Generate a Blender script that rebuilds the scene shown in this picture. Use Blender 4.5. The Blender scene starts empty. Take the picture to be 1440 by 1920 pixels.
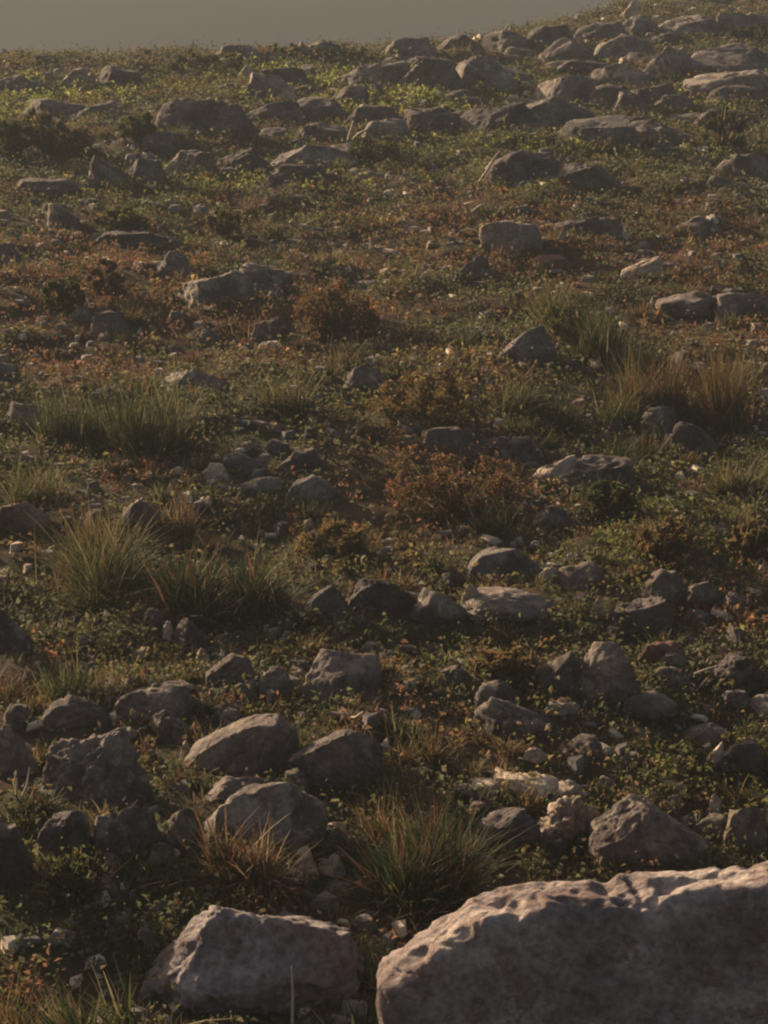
import bpy, math, random
import numpy as np
from mathutils import Vector, Matrix

# ------------------------------------------------------------------ camera, light, air
S = bpy.context.scene
CAM_H = 2.6            # eye height over the field
F = 4000.0             # focal length in photo pixels (photo 1440 x 1920)
V_HOR = -400.0         # photo row of the horizon, above the frame
PITCH = math.atan((960 - V_HOR) / F)
cam_d = bpy.data.cameras.new('camera')
cam = bpy.data.objects.new('camera', cam_d)
S.collection.objects.link(cam)
cam.location = (0, 0, CAM_H)
cam.rotation_euler = (math.pi / 2 - PITCH, 0, 0)
cam_d.sensor_fit = 'VERTICAL'
cam_d.sensor_height = 24.0
cam_d.lens = 24.0 * F / 1920.0
cam_d.clip_start = 0.05
cam_d.clip_end = 6000
S.camera = cam

SUN_EL, SUN_AZ = math.radians(13.5), math.radians(43.0)   # azimuth: degrees left of straight ahead (+Y)
sun_dir = Vector((-math.sin(SUN_AZ) * math.cos(SUN_EL), math.cos(SUN_AZ) * math.cos(SUN_EL), math.sin(SUN_EL)))
sd = bpy.data.lights.new('sun', 'SUN')
sd.energy = 5.0; sd.angle = math.radians(0.6); sd.color = (1.0, 0.79, 0.55)
sun = bpy.data.objects.new('sun', sd); S.collection.objects.link(sun)
sun.rotation_euler = sun_dir.to_track_quat('Z', 'Y').to_euler()
W = bpy.data.worlds.new('World'); S.world = W; W.use_nodes = True
wn = W.node_tree; wn.nodes.clear()
sky = wn.nodes.new('ShaderNodeTexSky'); sky.sky_type = 'NISHITA'; sky.sun_disc = False
sky.sun_elevation = SUN_EL; sky.sun_rotation = -SUN_AZ
sky.dust_density = 5.0; sky.air_density = 1.0; sky.ozone_density = 1.0
bg = wn.nodes.new('ShaderNodeBackground'); bg.inputs[1].default_value = 0.07
wo = wn.nodes.new('ShaderNodeOutputWorld')
tint = wn.nodes.new('ShaderNodeMix'); tint.data_type = 'RGBA'; tint.blend_type = 'MULTIPLY'
tint.inputs[0].default_value = 1.0
tint.inputs[7].default_value = (1.0, 0.88, 0.87, 1)          # dusty evening air
wn.links.new(sky.outputs[0], tint.inputs[6]); wn.links.new(tint.outputs[2], bg.inputs[0])
wn.links.new(bg.outputs[0], wo.inputs[0])
S.view_settings.view_transform = 'Standard'; S.view_settings.look = 'None'
S.view_settings.exposure = 1.12; S.view_settings.gamma = 1.0
S.render.engine = 'CYCLES'
S.cycles.pixel_filter_type = 'BLACKMAN_HARRIS'
S.cycles.filter_width = 2.2        # the soft look of an enlarged telephone picture
S.cycles.max_bounces = 5; S.cycles.diffuse_bounces = 2; S.cycles.transmission_bounces = 3
S.cycles.volume_bounces = 0

HAZE = 0.0088
random.seed(11); RS = np.random.RandomState(7)

# ------------------------------------------------------------------ numpy noise
_perm = np.random.RandomState(3).permutation(256); _perm = np.concatenate([_perm, _perm, _perm])
_g3 = np.random.RandomState(5).normal(size=(256, 3)); _g3 /= np.linalg.norm(_g3, axis=1)[:, None]
def noise3(p):
    p = np.asarray(p, float); i = np.floor(p).astype(int); f = p - i; i &= 255
    w = f * f * f * (f * (f * 6 - 15) + 10); out = 0
    for dx in (0, 1):
        for dy in (0, 1):
            for dz in (0, 1):
                h = _perm[_perm[_perm[i[:, 0] + dx] + i[:, 1] + dy] + i[:, 2] + dz]
                g = _g3[h]; d = f - np.array([dx, dy, dz])
                wt = (w[:, 0] if dx else 1 - w[:, 0]) * (w[:, 1] if dy else 1 - w[:, 1]) * (w[:, 2] if dz else 1 - w[:, 2])
                out = out + wt * (g * d).sum(1)
    return out * 1.6
def fbm(p, octs=4, gain=0.5):
    p = np.asarray(p, float); a = 1.0; s = 0
    for k in range(octs):
        s = s + a * noise3(p * (2 ** k) + 17.3 * k); a *= gain
    return s
def n2(x, y, sc, seed=0.0, octs=1):
    x = np.asarray(x, float).ravel(); y = np.asarray(y, float).ravel()
    return fbm(np.stack([x / sc, y / sc, np.full_like(x, seed + 0.37)], 1), octs)

# ------------------------------------------------------------------ terrain
RX = [-30, -8, -3.7, -2, 0, 1.7, 3, 4.2, 8, 30]
RY = [19, 20.6, 21.6, 22.0, 22.6, 24.2, 26.5, 28.5, 31, 36]
def height(x, y):
    x = np.asarray(x, float); y = np.asarray(y, float); sh = x.shape
    x = x.ravel(); y = y.ravel()
    near = np.clip(1 - (np.abs(y - 15) - 25) / 30, 0, 1) * np.clip(1 - (np.abs(x) - 25) / 30, 0, 1)
    z = (0.085 * n2(x, y, 2.1, 1) + 0.055 * n2(x, y, 0.75, 2) + 0.042 * n2(x, y, 0.28, 3) + 0.024 * n2(x, y, 0.11, 4)) * near
    t = y - np.interp(x, RX, RY)
    t = np.clip(t, 0, None)
    drop = np.where(t < 4, 0.11 * t * np.clip(t / 0.8, 0, 1) + 0.02 * t * t, 0.76 + 0.27 * (t - 4))
    floor_ = 30 + 3.0 * n2(x, y, 90, 9, 2) + 1.2 * n2(x, y, 18, 12, 2)
    # beyond the valley the land climbs again in a long slope
    climb = np.clip((y - 190) / 900, 0, 1) ** 1.15 * 27
    drop = np.where(t > 0, -np.logaddexp(-drop / 4.0, -floor_ / 4.0) * 4.0, 0) - np.where(t > 0, climb, 0)
    drop = np.where(t > 0, np.clip(drop, 0, None), 0)
    # far to the sides of / behind the viewer the field just rolls gently
    z = z - drop + np.where((t <= 0), 0.5 * n2(x, y, 40, 21) * np.clip((np.abs(x) - 12) / 20, 0, 1), 0)
    return z.reshape(sh)
# keep the soft-min exact at small drops
def hz(x, y): return float(height(np.array([x]), np.array([y]))[0])
def pix(u, v):
    """photo pixel -> point on the field"""
    a, b = (u - 720) / F, (960 - v) / F
    cp, sp = math.cos(PITCH), math.sin(PITCH)
    d = Vector((a, cp + b * sp, -sp + b * cp)); z = 0.0
    for _ in range(12):
        t = (CAM_H - z) / -d.z
        x, y = d.x * t, d.y * t
        z = 0.5 * z + 0.5 * hz(x, y)
    return Vector((x, y, hz(x, y)))
def proj(x, y, z):
    cp, sp = math.cos(PITCH), math.sin(PITCH)
    dz = z - CAM_H; dep = y * cp - dz * sp; up = y * sp + dz * cp
    return 720 + F * x / dep, 960 - F * up / dep

# ------------------------------------------------------------------ mesh helpers
def mesh_np(name, verts, faces, col=None, smooth=True):
    """faces: (n, k) array, all of the same size"""
    me = bpy.data.meshes.new(name)
    nv, (nf, k) = len(verts), faces.shape
    me.vertices.add(nv); me.loops.add(nf * k); me.polygons.add(nf)
    me.vertices.foreach_set('co', np.ascontiguousarray(verts, dtype=np.float32).ravel())
    me.loops.foreach_set('vertex_index', faces.astype(np.int32).ravel())
    me.polygons.foreach_set('loop_start', np.arange(0, nf * k, k, dtype=np.int32))
    me.polygons.foreach_set('use_smooth', np.full(nf, smooth))
    if col is not None:
        at = me.color_attributes.new('col', 'FLOAT_COLOR', 'POINT')
        c = np.ones((nv, 4), dtype=np.float32); c[:, :3] = col
        at.data.foreach_set('color', c.ravel())
    me.update(calc_edges=True); me.validate()
    return me
def link(name, me, mat=None, loc=(0, 0, 0), rotz=0, parent=None):
    o = bpy.data.objects.new(name, me); S.collection.objects.link(o)
    o.location = loc; o.rotation_euler = (0, 0, rotz)
    if mat is not None and me is not None and not me.materials: me.materials.append(mat)
    if parent is not None: o.parent = parent
    return o
def tag(o, label=None, cat=None, group=None, kind=None):
    if label: o['label'] = label
    if cat: o['category'] = cat
    if group: o['group'] = group
    if kind: o['kind'] = kind
    return o

# ------------------------------------------------------------------ materials
def new_mat(name):
    m = bpy.data.materials.new(name); m.use_nodes = True
    nt = m.node_tree; b = nt.nodes['Principled BSDF']
    return m, nt, b
def nd(nt, t, **kw):
    n = nt.nodes.new(t)
    for k, v in kw.items(): setattr(n, k, v)
    return n
def ramp(nt, stops):
    r = nd(nt, 'ShaderNodeValToRGB'); e = r.color_ramp.elements
    e[0].position, e[0].color = stops[0][0], (*stops[0][1], 1)
    e[1].position, e[1].color = stops[-1][0], (*stops[-1][1], 1)
    for p, c in stops[1:-1]:
        q = e.new(p); q.color = (*c, 1)
    return r
def noise_node(nt, vec, scale, detail=5, rough=0.6):
    n = nd(nt, 'ShaderNodeTexNoise'); n.inputs['Scale'].default_value = scale
    n.inputs['Detail'].default_value = detail; n.inputs['Roughness'].default_value = rough
    nt.links.new(vec, n.inputs['Vector']); return n
def mixc(nt, fac, a, b, mode='MIX'):
    m = nd(nt, 'ShaderNodeMix', data_type='RGBA', blend_type=mode)
    for s, v in ((0, fac), (6, a), (7, b)):
        if hasattr(v, 'is_linked'): nt.links.new(v, m.inputs[s])
        else: m.inputs[s].default_value = v if s == 0 else (*v, 1)
    return m.outputs[2]
def rock_mat(name, dark, mid, pale, lichen, lich_amt=0.5, sc=1.0):
    m, nt, b = new_mat(name)
    tc = nd(nt, 'ShaderNodeTexCoord'); oi = nd(nt, 'ShaderNodeObjectInfo')
    add = nd(nt, 'ShaderNodeVectorMath', operation='ADD')
    mul = nd(nt, 'ShaderNodeVectorMath', operation='SCALE'); mul.inputs[0].default_value = (37, 51, 23)
    nt.links.new(oi.outputs['Random'], mul.inputs['Scale'])
    nt.links.new(tc.outputs['Object'], add.inputs[0]); nt.links.new(mul.outputs[0], add.inputs[1])
    v = add.outputs[0]
    n1 = noise_node(nt, v, 5 * sc, 6, 0.65); r1 = ramp(nt, [(0.38, dark), (0.5, mid), (0.62, pale)])
    nt.links.new(n1.outputs[0], r1.inputs[0])
    n2_ = noise_node(nt, v, 11 * sc, 4, 0.7); r2 = ramp(nt, [(0.54, (0, 0, 0)), (0.585, (1, 1, 1))])
    nt.links.new(n2_.outputs[0], r2.inputs[0])
    fm = nd(nt, 'ShaderNodeMath', operation='MULTIPLY'); fm.inputs[1].default_value = lich_amt
    nt.links.new(r2.outputs[0], fm.inputs[0])
    c = mixc(nt, fm.outputs[0], r1.outputs[0], lichen)
    n3 = noise_node(nt, v, 60 * sc, 3, 0.6); r3 = ramp(nt, [(0.35, (0.55, 0.55, 0.55)), (0.6, (1.1, 1.1, 1.1))])
    nt.links.new(n3.outputs[0], r3.inputs[0])
    c = mixc(nt, 0.8, c, r3.outputs[0], 'MULTIPLY')
    # each rock its own tone
    rr = ramp(nt, [(0, (0.72, 0.68, 0.66)), (0.5, (1.0, 0.90, 0.82)), (1, (1.42, 1.30, 1.14))]); nt.links.new(oi.outputs['Random'], rr.inputs[0])
    c = mixc(nt, 1.0, c, rr.outputs[0], 'MULTIPLY')
    nt.links.new(c, b.inputs['Base Color']); b.inputs['Roughness'].default_value = 0.92
    b.inputs['Specular IOR Level'].default_value = 0.25
    bn = noise_node(nt, v, 28 * sc, 8, 0.7); bp = nd(nt, 'ShaderNodeBump'); bp.inputs['Strength'].default_value = 0.85
    bp.inputs['Distance'].default_value = 0.028
    nt.links.new(bn.outputs[0], bp.inputs['Height']); nt.links.new(bp.outputs[0], b.inputs['Normal'])
    return m
M_GREY = rock_mat('rock_grey_brown', (0.095, 0.082, 0.076), (0.16, 0.140, 0.128), (0.25, 0.22, 0.195), (0.36, 0.34, 0.27), 0.6)
M_PALE = rock_mat('rock_pale', (0.32, 0.26, 0.19), (0.50, 0.42, 0.33), (0.62, 0.55, 0.44), (0.24, 0.19, 0.14), 0.5)
M_RED = rock_mat('rock_reddish', (0.11, 0.06, 0.045), (0.20, 0.12, 0.085), (0.30, 0.20, 0.15), (0.32, 0.27, 0.20), 0.3)
M_DARK = rock_mat('rock_dark', (0.065, 0.054, 0.052), (0.125, 0.105, 0.10), (0.20, 0.17, 0.155), (0.28, 0.26, 0.20), 0.5)
M_BIG = rock_mat('rock_weathered_grey', (0.22, 0.185, 0.18), (0.36, 0.32, 0.31), (0.54, 0.49, 0.45), (0.22, 0.15, 0.13), 0.6, 1.0)
M_SETS = {0: M_GREY, 1: M_PALE, 2: M_RED, 3: M_DARK, 4: M_BIG}

def leaf_mat(name, trans=0.45, use_attr=True, tone=1.0):
    m, nt, b = new_mat(name)
    at = nd(nt, 'ShaderNodeAttribute'); at.attribute_name = 'col'
    g = nd(nt, 'ShaderNodeNewGeometry'); r = ramp(nt, [(0, (0.7 * tone,) * 3), (1, (1.25 * tone,) * 3)])
    nt.links.new(g.outputs['Random Per Island'], r.inputs[0])
    c = mixc(nt, 1.0, at.outputs['Color'], r.outputs[0], 'MULTIPLY')
    nt.links.new(c, b.inputs['Base Color']); b.inputs['Roughness'].default_value = 0.75
    b.inputs['Specular IOR Level'].default_value = 0.12
    tr = nd(nt, 'ShaderNodeBsdfTranslucent'); nt.links.new(c, tr.inputs[0])
    mx = nd(nt, 'ShaderNodeMixShader'); mx.inputs[0].default_value = trans
    nt.links.new(b.outputs[0], mx.inputs[1]); nt.links.new(tr.outputs[0], mx.inputs[2])
    nt.links.new(mx.outputs[0], nt.nodes['Material Output'].inputs[0])
    return m
M_LEAF = leaf_mat('foliage', 0.45)
M_BLADE = leaf_mat('grass_blades', 0.3)
M_TWIG, _nt, _b = new_mat('dry_twig'); _b.inputs['Base Color'].default_value = (0.42, 0.34, 0.22, 1); _b.inputs['Roughness'].default_value = 0.9
M_STEM, _nt, _b = new_mat('woody_stem'); _b.inputs['Base Color'].default_value = (0.10, 0.07, 0.045, 1); _b.inputs['Roughness'].default_value = 0.9

def soil_mat():
    m, nt, b = new_mat('soil')
    tc = nd(nt, 'ShaderNodeTexCoord'); v = tc.outputs['Object']
    n1 = noise_node(nt, v, 0.9, 8, 0.65)
    r1 = ramp(nt, [(0.35, (0.060, 0.036, 0.022)), (0.5, (0.10, 0.062, 0.036)), (0.66, (0.14, 0.095, 0.058))]); nt.links.new(n1.outputs[0], r1.inputs[0])
    n2_ = noise_node(nt, v, 2.2, 6, 0.7); r2 = ramp(nt, [(0.45, (0, 0, 0)), (0.6, (1, 1, 1))]); nt.links.new(n2_.outputs[0], r2.inputs[0])
    c = mixc(nt, r2.outputs[0], r1.outputs[0], (0.065, 0.066, 0.028))
    # grazing land far off
    n4 = noise_node(nt, v, 0.02, 6, 0.6); r4 = ramp(nt, [(0.38, (0.05, 0.045, 0.035)), (0.52, (0.10, 0.085, 0.06)), (0.66, (0.13, 0.13, 0.06))]); nt.links.new(n4.outputs[0], r4.inputs[0])
    sx = nd(nt, 'ShaderNodeSeparateXYZ'); nt.links.new(v, sx.inputs[0])
    mr = nd(nt, 'ShaderNodeMapRange'); mr.inputs[1].default_value = 34; mr.inputs[2].default_value = 80; nt.links.new(sx.outputs[1], mr.inputs[0])
    c = mixc(nt, mr.outputs[0], c, r4.outputs[0])
    nt.links.new(c, b.inputs['Base Color']); b.inputs['Roughness'].default_value = 1.0; b.inputs['Specular IOR Level'].default_value = 0.1
    bn = noise_node(nt, v, 26, 6, 0.75); bp = nd(nt, 'ShaderNodeBump'); bp.inputs['Strength'].default_value = 1.0; bp.inputs['Distance'].default_value = 0.05
    nt.links.new(bn.outputs[0], bp.inputs['Height']); nt.links.new(bp.outputs[0], b.inputs['Normal'])
    return m

# ------------------------------------------------------------------ ground sheet
def axis(fine_lo, fine_hi, step, lo, hi, grow=1.13):
    a = list(np.arange(fine_lo, fine_hi, step)); s = step; p = a[-1]
    while p < hi: s *= grow; p += s; a.append(p)
    s = step; p = a[0]; left = []
    while p > lo: s *= grow; p -= s; left.append(p)
    return np.array(left[::-1] + a)
gx = axis(-7.5, 7.5, 0.05, -1600, 1600); gy = axis(3.2, 33, 0.05, -900, 3000)
GX, GY = np.meshgrid(gx, gy)
GZ = height(GX, GY)
nx, ny = len(gx), len(gy)
idx = np.arange(nx * ny).reshape(ny, nx)
q = np.stack([idx[:-1, :-1].ravel(), idx[:-1, 1:].ravel(), idx[1:, 1:].ravel(), idx[1:, :-1].ravel()], 1)
ground = link('ground', mesh_np('ground', np.stack([GX.ravel(), GY.ravel(), GZ.ravel()], 1), q), soil_mat())
tag(ground, kind='structure')
GMIN, GMAX = float(GZ.min()), float(GZ.max())

# ------------------------------------------------------------------ rocks
import bmesh
_ico = {}
def ico(sub):
    if sub not in _ico:
        bm = bmesh.new(); bmesh.ops.create_icosphere(bm, subdivisions=sub, radius=1.0)
        _ico[sub] = (np.array([v.co[:] for v in bm.verts]), np.array([[v.index for v in f.verts] for f in bm.faces])); bm.free()
    return _ico[sub]
def rock_mesh(w, h, d, seed, outline=None, sub=4, n=2.6, cuts=12, rough=0.14, flat=None, bury=0.35, tilt=0.0, front=None, plan=None, strata=None, pits=0.0, ledge=0.0, crack=0.04, under=0.0):
    """a stone w wide, h tall, d deep; outline = [(x in -1..1, height in 0..1)] gives its skyline.
    flat: how table-like the top; front: how steep the front; tilt: top leans to the viewer."""
    rs = np.random.RandomState(seed); P, Fc = ico(sub); P = P.copy()
    f0, fr0, pl0, st0 = rs.uniform(0.0, 0.9), rs.uniform(0, 0.8), rs.uniform(2.4, 5), rs.uniform(0.0, 0.035)
    flat = f0 if flat is None else flat; front = fr0 if front is None else front; plan = pl0 if plan is None else plan; strata = st0 if strata is None else strata
    if outline is None:
        sk = rs.uniform(-0.35, 0.35); pk = rs.uniform(0.75, 1.0); e = rs.uniform(2.2, 4.2)
        xs = np.linspace(-1, 1, 25); hh = np.maximum(1 - np.abs(np.where(xs < sk, (xs - sk) / (1 + sk), (xs - sk) / (1 - sk))) ** e, 0) ** (1 / 1.5)
        hh = hh * (1 + 0.12 * np.sin(xs * rs.uniform(2, 6) + rs.uniform(0, 6))); hh /= hh.max(); outline = list(zip(xs, hh))
    ox = [o[0] for o in outline]; oh = [o[1] for o in outline]
    px = P[:, 0]; r = np.sqrt(np.maximum(1 - px ** 2, 1e-6)); cy, cz = P[:, 1] / r, P[:, 2] / r
    nn = n + flat * 3; k = (np.abs(cy) ** nn + np.abs(cz) ** nn) ** (-1 / nn); cy, cz = cy * k, cz * k
    xx = np.sign(px) * (1 - (1 - np.abs(px)) ** 1.15)
    top = np.interp(xx, ox, oh)
    dep = np.maximum(1 - np.abs(xx) ** plan, 0.0) ** (1 / (plan * 0.85))
    z = np.where(cz > 0, cz * top, cz * bury * dep)
    y = cy * dep
    z = z - tilt * np.where(cz > 0, cz, 0) * (1 - y) * 0.5 * top
    y = np.where(y < 0, y * (1 - 0.35 * np.clip(z, 0, 1) * (1 - front)), y * (1 - 0.25 * np.clip(z, 0, 1)))
    V = np.stack([xx, y, z], 1)
    if ledge:
        zl = 0.50 + 0.16 * xx + 0.10 * noise3(np.stack([xx * 3, xx * 0, xx * 0 + seed], 1))
        y = np.where((y < 0), y - ledge * np.clip((zl - z) / 0.05, 0, 1), y); V = np.stack([xx, y, z], 1)
    ctr = np.array([0, 0, 0.3])
    for _ in range(cuts):
        nrm = rs.normal(size=3); nrm[2] = abs(nrm[2]) * rs.choice([0.4, 0.8, 2.0]); nrm /= np.linalg.norm(nrm); off = rs.uniform(0.55, 0.86)
        dist = (V - ctr) @ nrm; mx = dist.max() * off; ov = np.clip(dist - mx, 0, None)
        V = V - nrm * (ov * 1.0)[:, None]
    V[:, 0] = (V[:, 0] - V[:, 0].min()) / np.ptp(V[:, 0]) * 2 - 1; V[:, 1] /= np.abs(V[:, 1]).max(); V[:, 2] = np.where(V[:, 2] > 0, V[:, 2] / V[:, 2].max(), V[:, 2])
    sc = np.array([w / 2, d / 2, h]); V = V * sc; rough = rough * 0.8
    if under: V[:, 0] *= 1 - under * np.clip(0.75 - V[:, 2] / h, 0, 1.5)
    size = (w * d * max(h, 0.4 * w)) ** (1 / 3)
    nr = V - ctr * sc; nr /= np.linalg.norm(nr, axis=1)[:, None] + 1e-9
    q_ = V / size + seed * 1.7
    dis = rough * size * (fbm(q_ * 1.8, 2) * 0.55 + (np.abs(fbm(q_ * 3.3 + 5, 4, 0.6)) - 0.25) * -0.75)
    crk = np.abs(noise3(q_ * np.array([2.2, 2.2, 3.5]) + 31)); dis = dis - crack * size * np.exp(-(crk / 0.03) ** 2)
    if strata: dis = dis + strata * size * np.sin(V[:, 2] / (h * 0.13) + 3 * noise3(q_ * 2)) * 0.5
    if pits: dis = dis - pits * size * (np.clip(noise3(q_ * 5.5 + 9) - 0.12, 0, 1) * 1.6 + np.clip(noise3(q_ * 11 + 4) - 0.1, 0, 1) * 0.8) * np.clip(V[:, 2] / h * 1.6 - 0.25, 0.15, 1)
    V = V + nr * dis[:, None]
    return mesh_np('rock', V, Fc)
NAMES = {'b': ('boulder', 'boulder'), 'r': ('rock', 'rock'), 's': ('stone', 'stone'), 'l': ('rock_slab', 'rock slab')}
LM = []      # landmarks for relations: (x, y, phrase)
OBST = []    # footprints (x, y, rx, ry, h)
def rock(kind, u0, u1, vt, vb, mat, label, lm=None, ol=None, depth=None, **kw):
    uc = (u0 + u1) / 2; P = pix(uc, vb); sc0 = (P - cam.location).length / F
    w = (u1 - u0) * sc0 * (1.14 if vb < 620 and kind != 's' else 1.04)
    d = (depth if depth else 0.75) * w
    if kind == 'l' and not depth: d = 0.6 * w
    d = min(d, 1.3)
    y = P.y + d * 0.42; x = P.x * y / P.y; zg = hz(x, y)
    zg = min(zg, P.z + 0.03)
    ang = PITCH + math.atan((vt - 960) / F)
    yt = y + d * 0.12
    h = CAM_H - yt * math.tan(ang) - zg
    h = max(h * (0.62 if vb < 112 and kind in 'br' else 0.80 if vb < 350 and kind in 'br' else 0.82 if kind in 'br' and vb < 1180 else 0.88 if kind in 'br' and vb < 1620 else 1.0), 0.05 * w + 0.02)
    w *= y / P.y
    if ol:  # photo points of the skyline
        pts = []
        for (u, v) in ol:
            zz = CAM_H - yt * math.tan(PITCH + math.atan((v - 960) / F)) - zg
            pts.append(((u - uc) / ((u1 - u0) / 2), max(zz / h, 0.0)))
        pts = [(-1.0, min(0.15, pts[0][1]))] + pts + [(1.0, min(0.15, pts[-1][1]))] if pts[0][0] > -1 else pts
        ol = pts
    nm, cat = NAMES[kind]
    sub = kw.pop('sub', 5 if (u1 - u0) > 110 else 4)
    me = rock_mesh(w, h, d, int(u0 * 7 + vb), outline=ol, sub=sub, **kw)
    o = link(nm, me, M_SETS[mat], (x, y, zg)); tag(o, label, cat)
    OBST.append((x, y, w / 2, d / 2, h))
    if lm: LM.append((x, y, lm))
    return o

# ------------------------------------------------------------------ the rocks the photo shows, front to back
R = rock
R('b', 730, 1570, 1606, 2040, 4, 'huge pitted pale grey boulder filling the bottom right corner with a sunlit top edge', 'the huge foreground boulder',
  ol=[(706, 1850), (735, 1800), (790, 1756), (850, 1722), (925, 1672), (1020, 1650), (1120, 1642), (1230, 1626), (1330, 1616), (1440, 1606), (1520, 1640), (1550, 1750)], depth=0.21, flat=1.6, front=0.95, tilt=-0.06, plan=12, under=0.10, sub=7, rough=0.05, cuts=0, pits=0.06, crack=0.012, strata=0.0)
R('b', 296, 680, 1692, 1900, 4, 'broad grey boulder with a cracked ledge and sunlit left slope at bottom left of centre', 'the ledged grey boulder',
  ol=[(300, 1850), (335, 1780), (385, 1722), (440, 1692), (520, 1684), (600, 1692), (645, 1712), (664, 1790)], sub=6, rough=0.12, strata=0.03, pits=0.04, plan=2.6, flat=0.3, front=0.5, depth=0.6, cuts=3, ledge=0.16, tilt=0.10)
R('b', 1106, 1330, 1486, 1628, 3, 'dark triangular rock just behind the huge foreground boulder', 'the dark triangular rock',
  ol=[(1110, 1515), (1145, 1482), (1175, 1480), (1215, 1496), (1265, 1535), (1312, 1600)], sub=6, depth=0.8, rough=0.12)
R('r', 1002, 1124, 1486, 1578, 1, 'lumpy cream rock catching the sun left against the dark triangular rock', 'the lumpy cream rock',
  ol=[(1010, 1545), (1040, 1520), (1080, 1500), (1110, 1494), (1120, 1540)], rough=0.30, pits=0.3, sub=5, depth=0.8)
R('l', 1012, 1092, 1464, 1508, 1, 'pale flat block tilted up to the right above the lumpy cream rock', None, ol=[(1015, 1500), (1050, 1475), (1085, 1465)], depth=1.0)
R('l', 878, 945, 1463, 1488, 1, 'small pale flat slab at the left end of the low stone row', None, flat=1, depth=1.0)
R('l', 925, 1045, 1463, 1492, 1, 'long pale flat slab in the low stone row above the lumpy cream rock', 'the long pale slab', flat=1, depth=0.8)
R('l', 884, 1006, 1508, 1592, 3, 'dark thick slab with pale edge below the long pale slab', None, ol=[(886, 1570), (930, 1540), (985, 1520), (1004, 1530)], depth=0.9)
R('s', 884, 928, 1604, 1628, 0, 'small grey stone behind the huge foreground boulder beside the dark tuft', None)
R('s', 1322, 1352, 1488, 1540, 1, 'bright cream upright stone right of the dark triangular rock', 'the upright cream stone', ol=[(1324, 1530), (1334, 1495), (1345, 1488), (1350, 1510)], depth=0.9)
R('r', 1345, 1440, 1490, 1600, 3, 'dark rock at the right edge behind the upright cream stone', None)
R('s', 552, 596, 1584, 1644, 1, 'pale upright stone in the rust tuft above the ledged grey boulder', None, depth=0.8)
R('s', 594, 650, 1600, 1644, 1, 'rounded pink cream stone in the rust tuft above the ledged grey boulder', 'the pink cream stone')
R('l', 576, 676, 1546, 1580, 1, 'thin pale slab among rust grass stalks above the pink cream stone', None, depth=0.5)
R('r', 378, 606, 1458, 1600, 0, 'broad rounded grey rock behind the rust tuft at lower left', 'the rounded rock behind the rust tuft',
  ol=[(382, 1520), (400, 1475), (460, 1460), (530, 1474), (600, 1512)], rough=0.08)
R('r', 180, 300, 1488, 1605, 0, 'blocky dark grey rock with a flat top at lower left', 'the blocky flat-topped rock', ol=[(184, 1530), (200, 1497), (240, 1489), (285, 1497), (298, 1530)], flat=0.6)
R('r', 298, 392, 1492, 1600, 3, 'dark rock wedged between the blocky rock and the rounded rock', None)
R('r', 70, 182, 1500, 1612, 3, 'low dark rock left of the blocky flat-topped rock', None)
R('r', -60, 72, 1530, 1680, 3, 'dark shaded rock at the left edge below the low dark rock', None)
R('s', 270, 335, 1588, 1622, 0, 'small stone with pale sunlit rim in front of the blocky flat-topped rock', None, ol=[(272, 1612), (300, 1590), (330, 1600)])
R('s', 226, 258, 1580, 1612, 0, 'little grey stone leaning on the front of the blocky flat-topped rock', None)
R('b', 348, 562, 1330, 1472, 3, 'smooth dark boulder with a bright sunlit left shoulder', 'the boulder with the bright shoulder',
  ol=[(350, 1428), (375, 1395), (420, 1362), (475, 1336), (520, 1333), (552, 1356), (560, 1400)], depth=0.75, rough=0.06, sub=6, cuts=4)
R('b', 540, 712, 1344, 1482, 3, 'dark brown boulder touching the right side of the bright shouldered boulder', 'the dark brown boulder',
  ol=[(544, 1395), (580, 1372), (640, 1350), (690, 1352), (710, 1385)], sub=6, rough=0.10)
R('b', 78, 288, 1345, 1515, 0, 'big grey boulder with a sunlit patch on its top near the left edge', 'the big left boulder',
  ol=[(82, 1410), (105, 1365), (160, 1348), (240, 1346), (275, 1370), (286, 1420)], sub=6, rough=0.12, flat=0.3, pits=0.15)
R('r', -40, 78, 1338, 1462, 0, 'rounded grey rock cut by the left edge beside the big left boulder', None)
R('r', 208, 372, 1268, 1352, 3, 'wide dark rock with a thin lit rim above the big left boulder', 'the wide dark rock', ol=[(212, 1320), (235, 1282), (290, 1270), (350, 1272), (368, 1300)])
R('r', 80, 212, 1300, 1362, 3, 'low dark rock left of the wide dark rock', None)
R('r', 280, 362, 1322, 1398, 0, 'knobbly grey rock between the wide dark rock and the bright shouldered boulder', None, rough=0.18)
R('s', 338, 358, 1388, 1420, 1, 'tiny bright yellowish stone at the left foot of the bright shouldered boulder', None, depth=0.8)
R('r', 385, 500, 1452, 1500, 3, 'low shaded rock at the foot of the bright shouldered boulder', None)
R('l', 120, 182, 1420, 1446, 2, 'reddish flat stone lying against the front of the big left boulder', None)
R('r', 558, 722, 1208, 1318, 3, 'large dark rounded rock in shade under the dark green tuft', 'the large shaded rock', rough=0.08, sub=5)
R('r', 388, 482, 1218, 1288, 3, 'dark rock with ragged top left of the large shaded rock', None)
R('s', 432, 480, 1278, 1308, 0, 'grey green stone in front of the ragged dark rock', None)
R('s', 484, 545, 1252, 1302, 0, 'mossy grey stone between the ragged dark rock and the large shaded rock', None)
R('r', 322, 398, 1150, 1218, 3, 'small dark rock right of the white upright stone', 'the small dark rock')
R('s', 306, 326, 1162, 1200, 1, 'narrow white upright stone at the left of a small dark rock', 'the white upright stone', depth=0.8)
R('s', 366, 392, 1213, 1242, 1, 'leaning cream stone just in front of the small dark rock', None, depth=0.7)
R('l', 398, 454, 1186, 1208, 1, 'flat pale stone right of the small dark rock', None)
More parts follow.
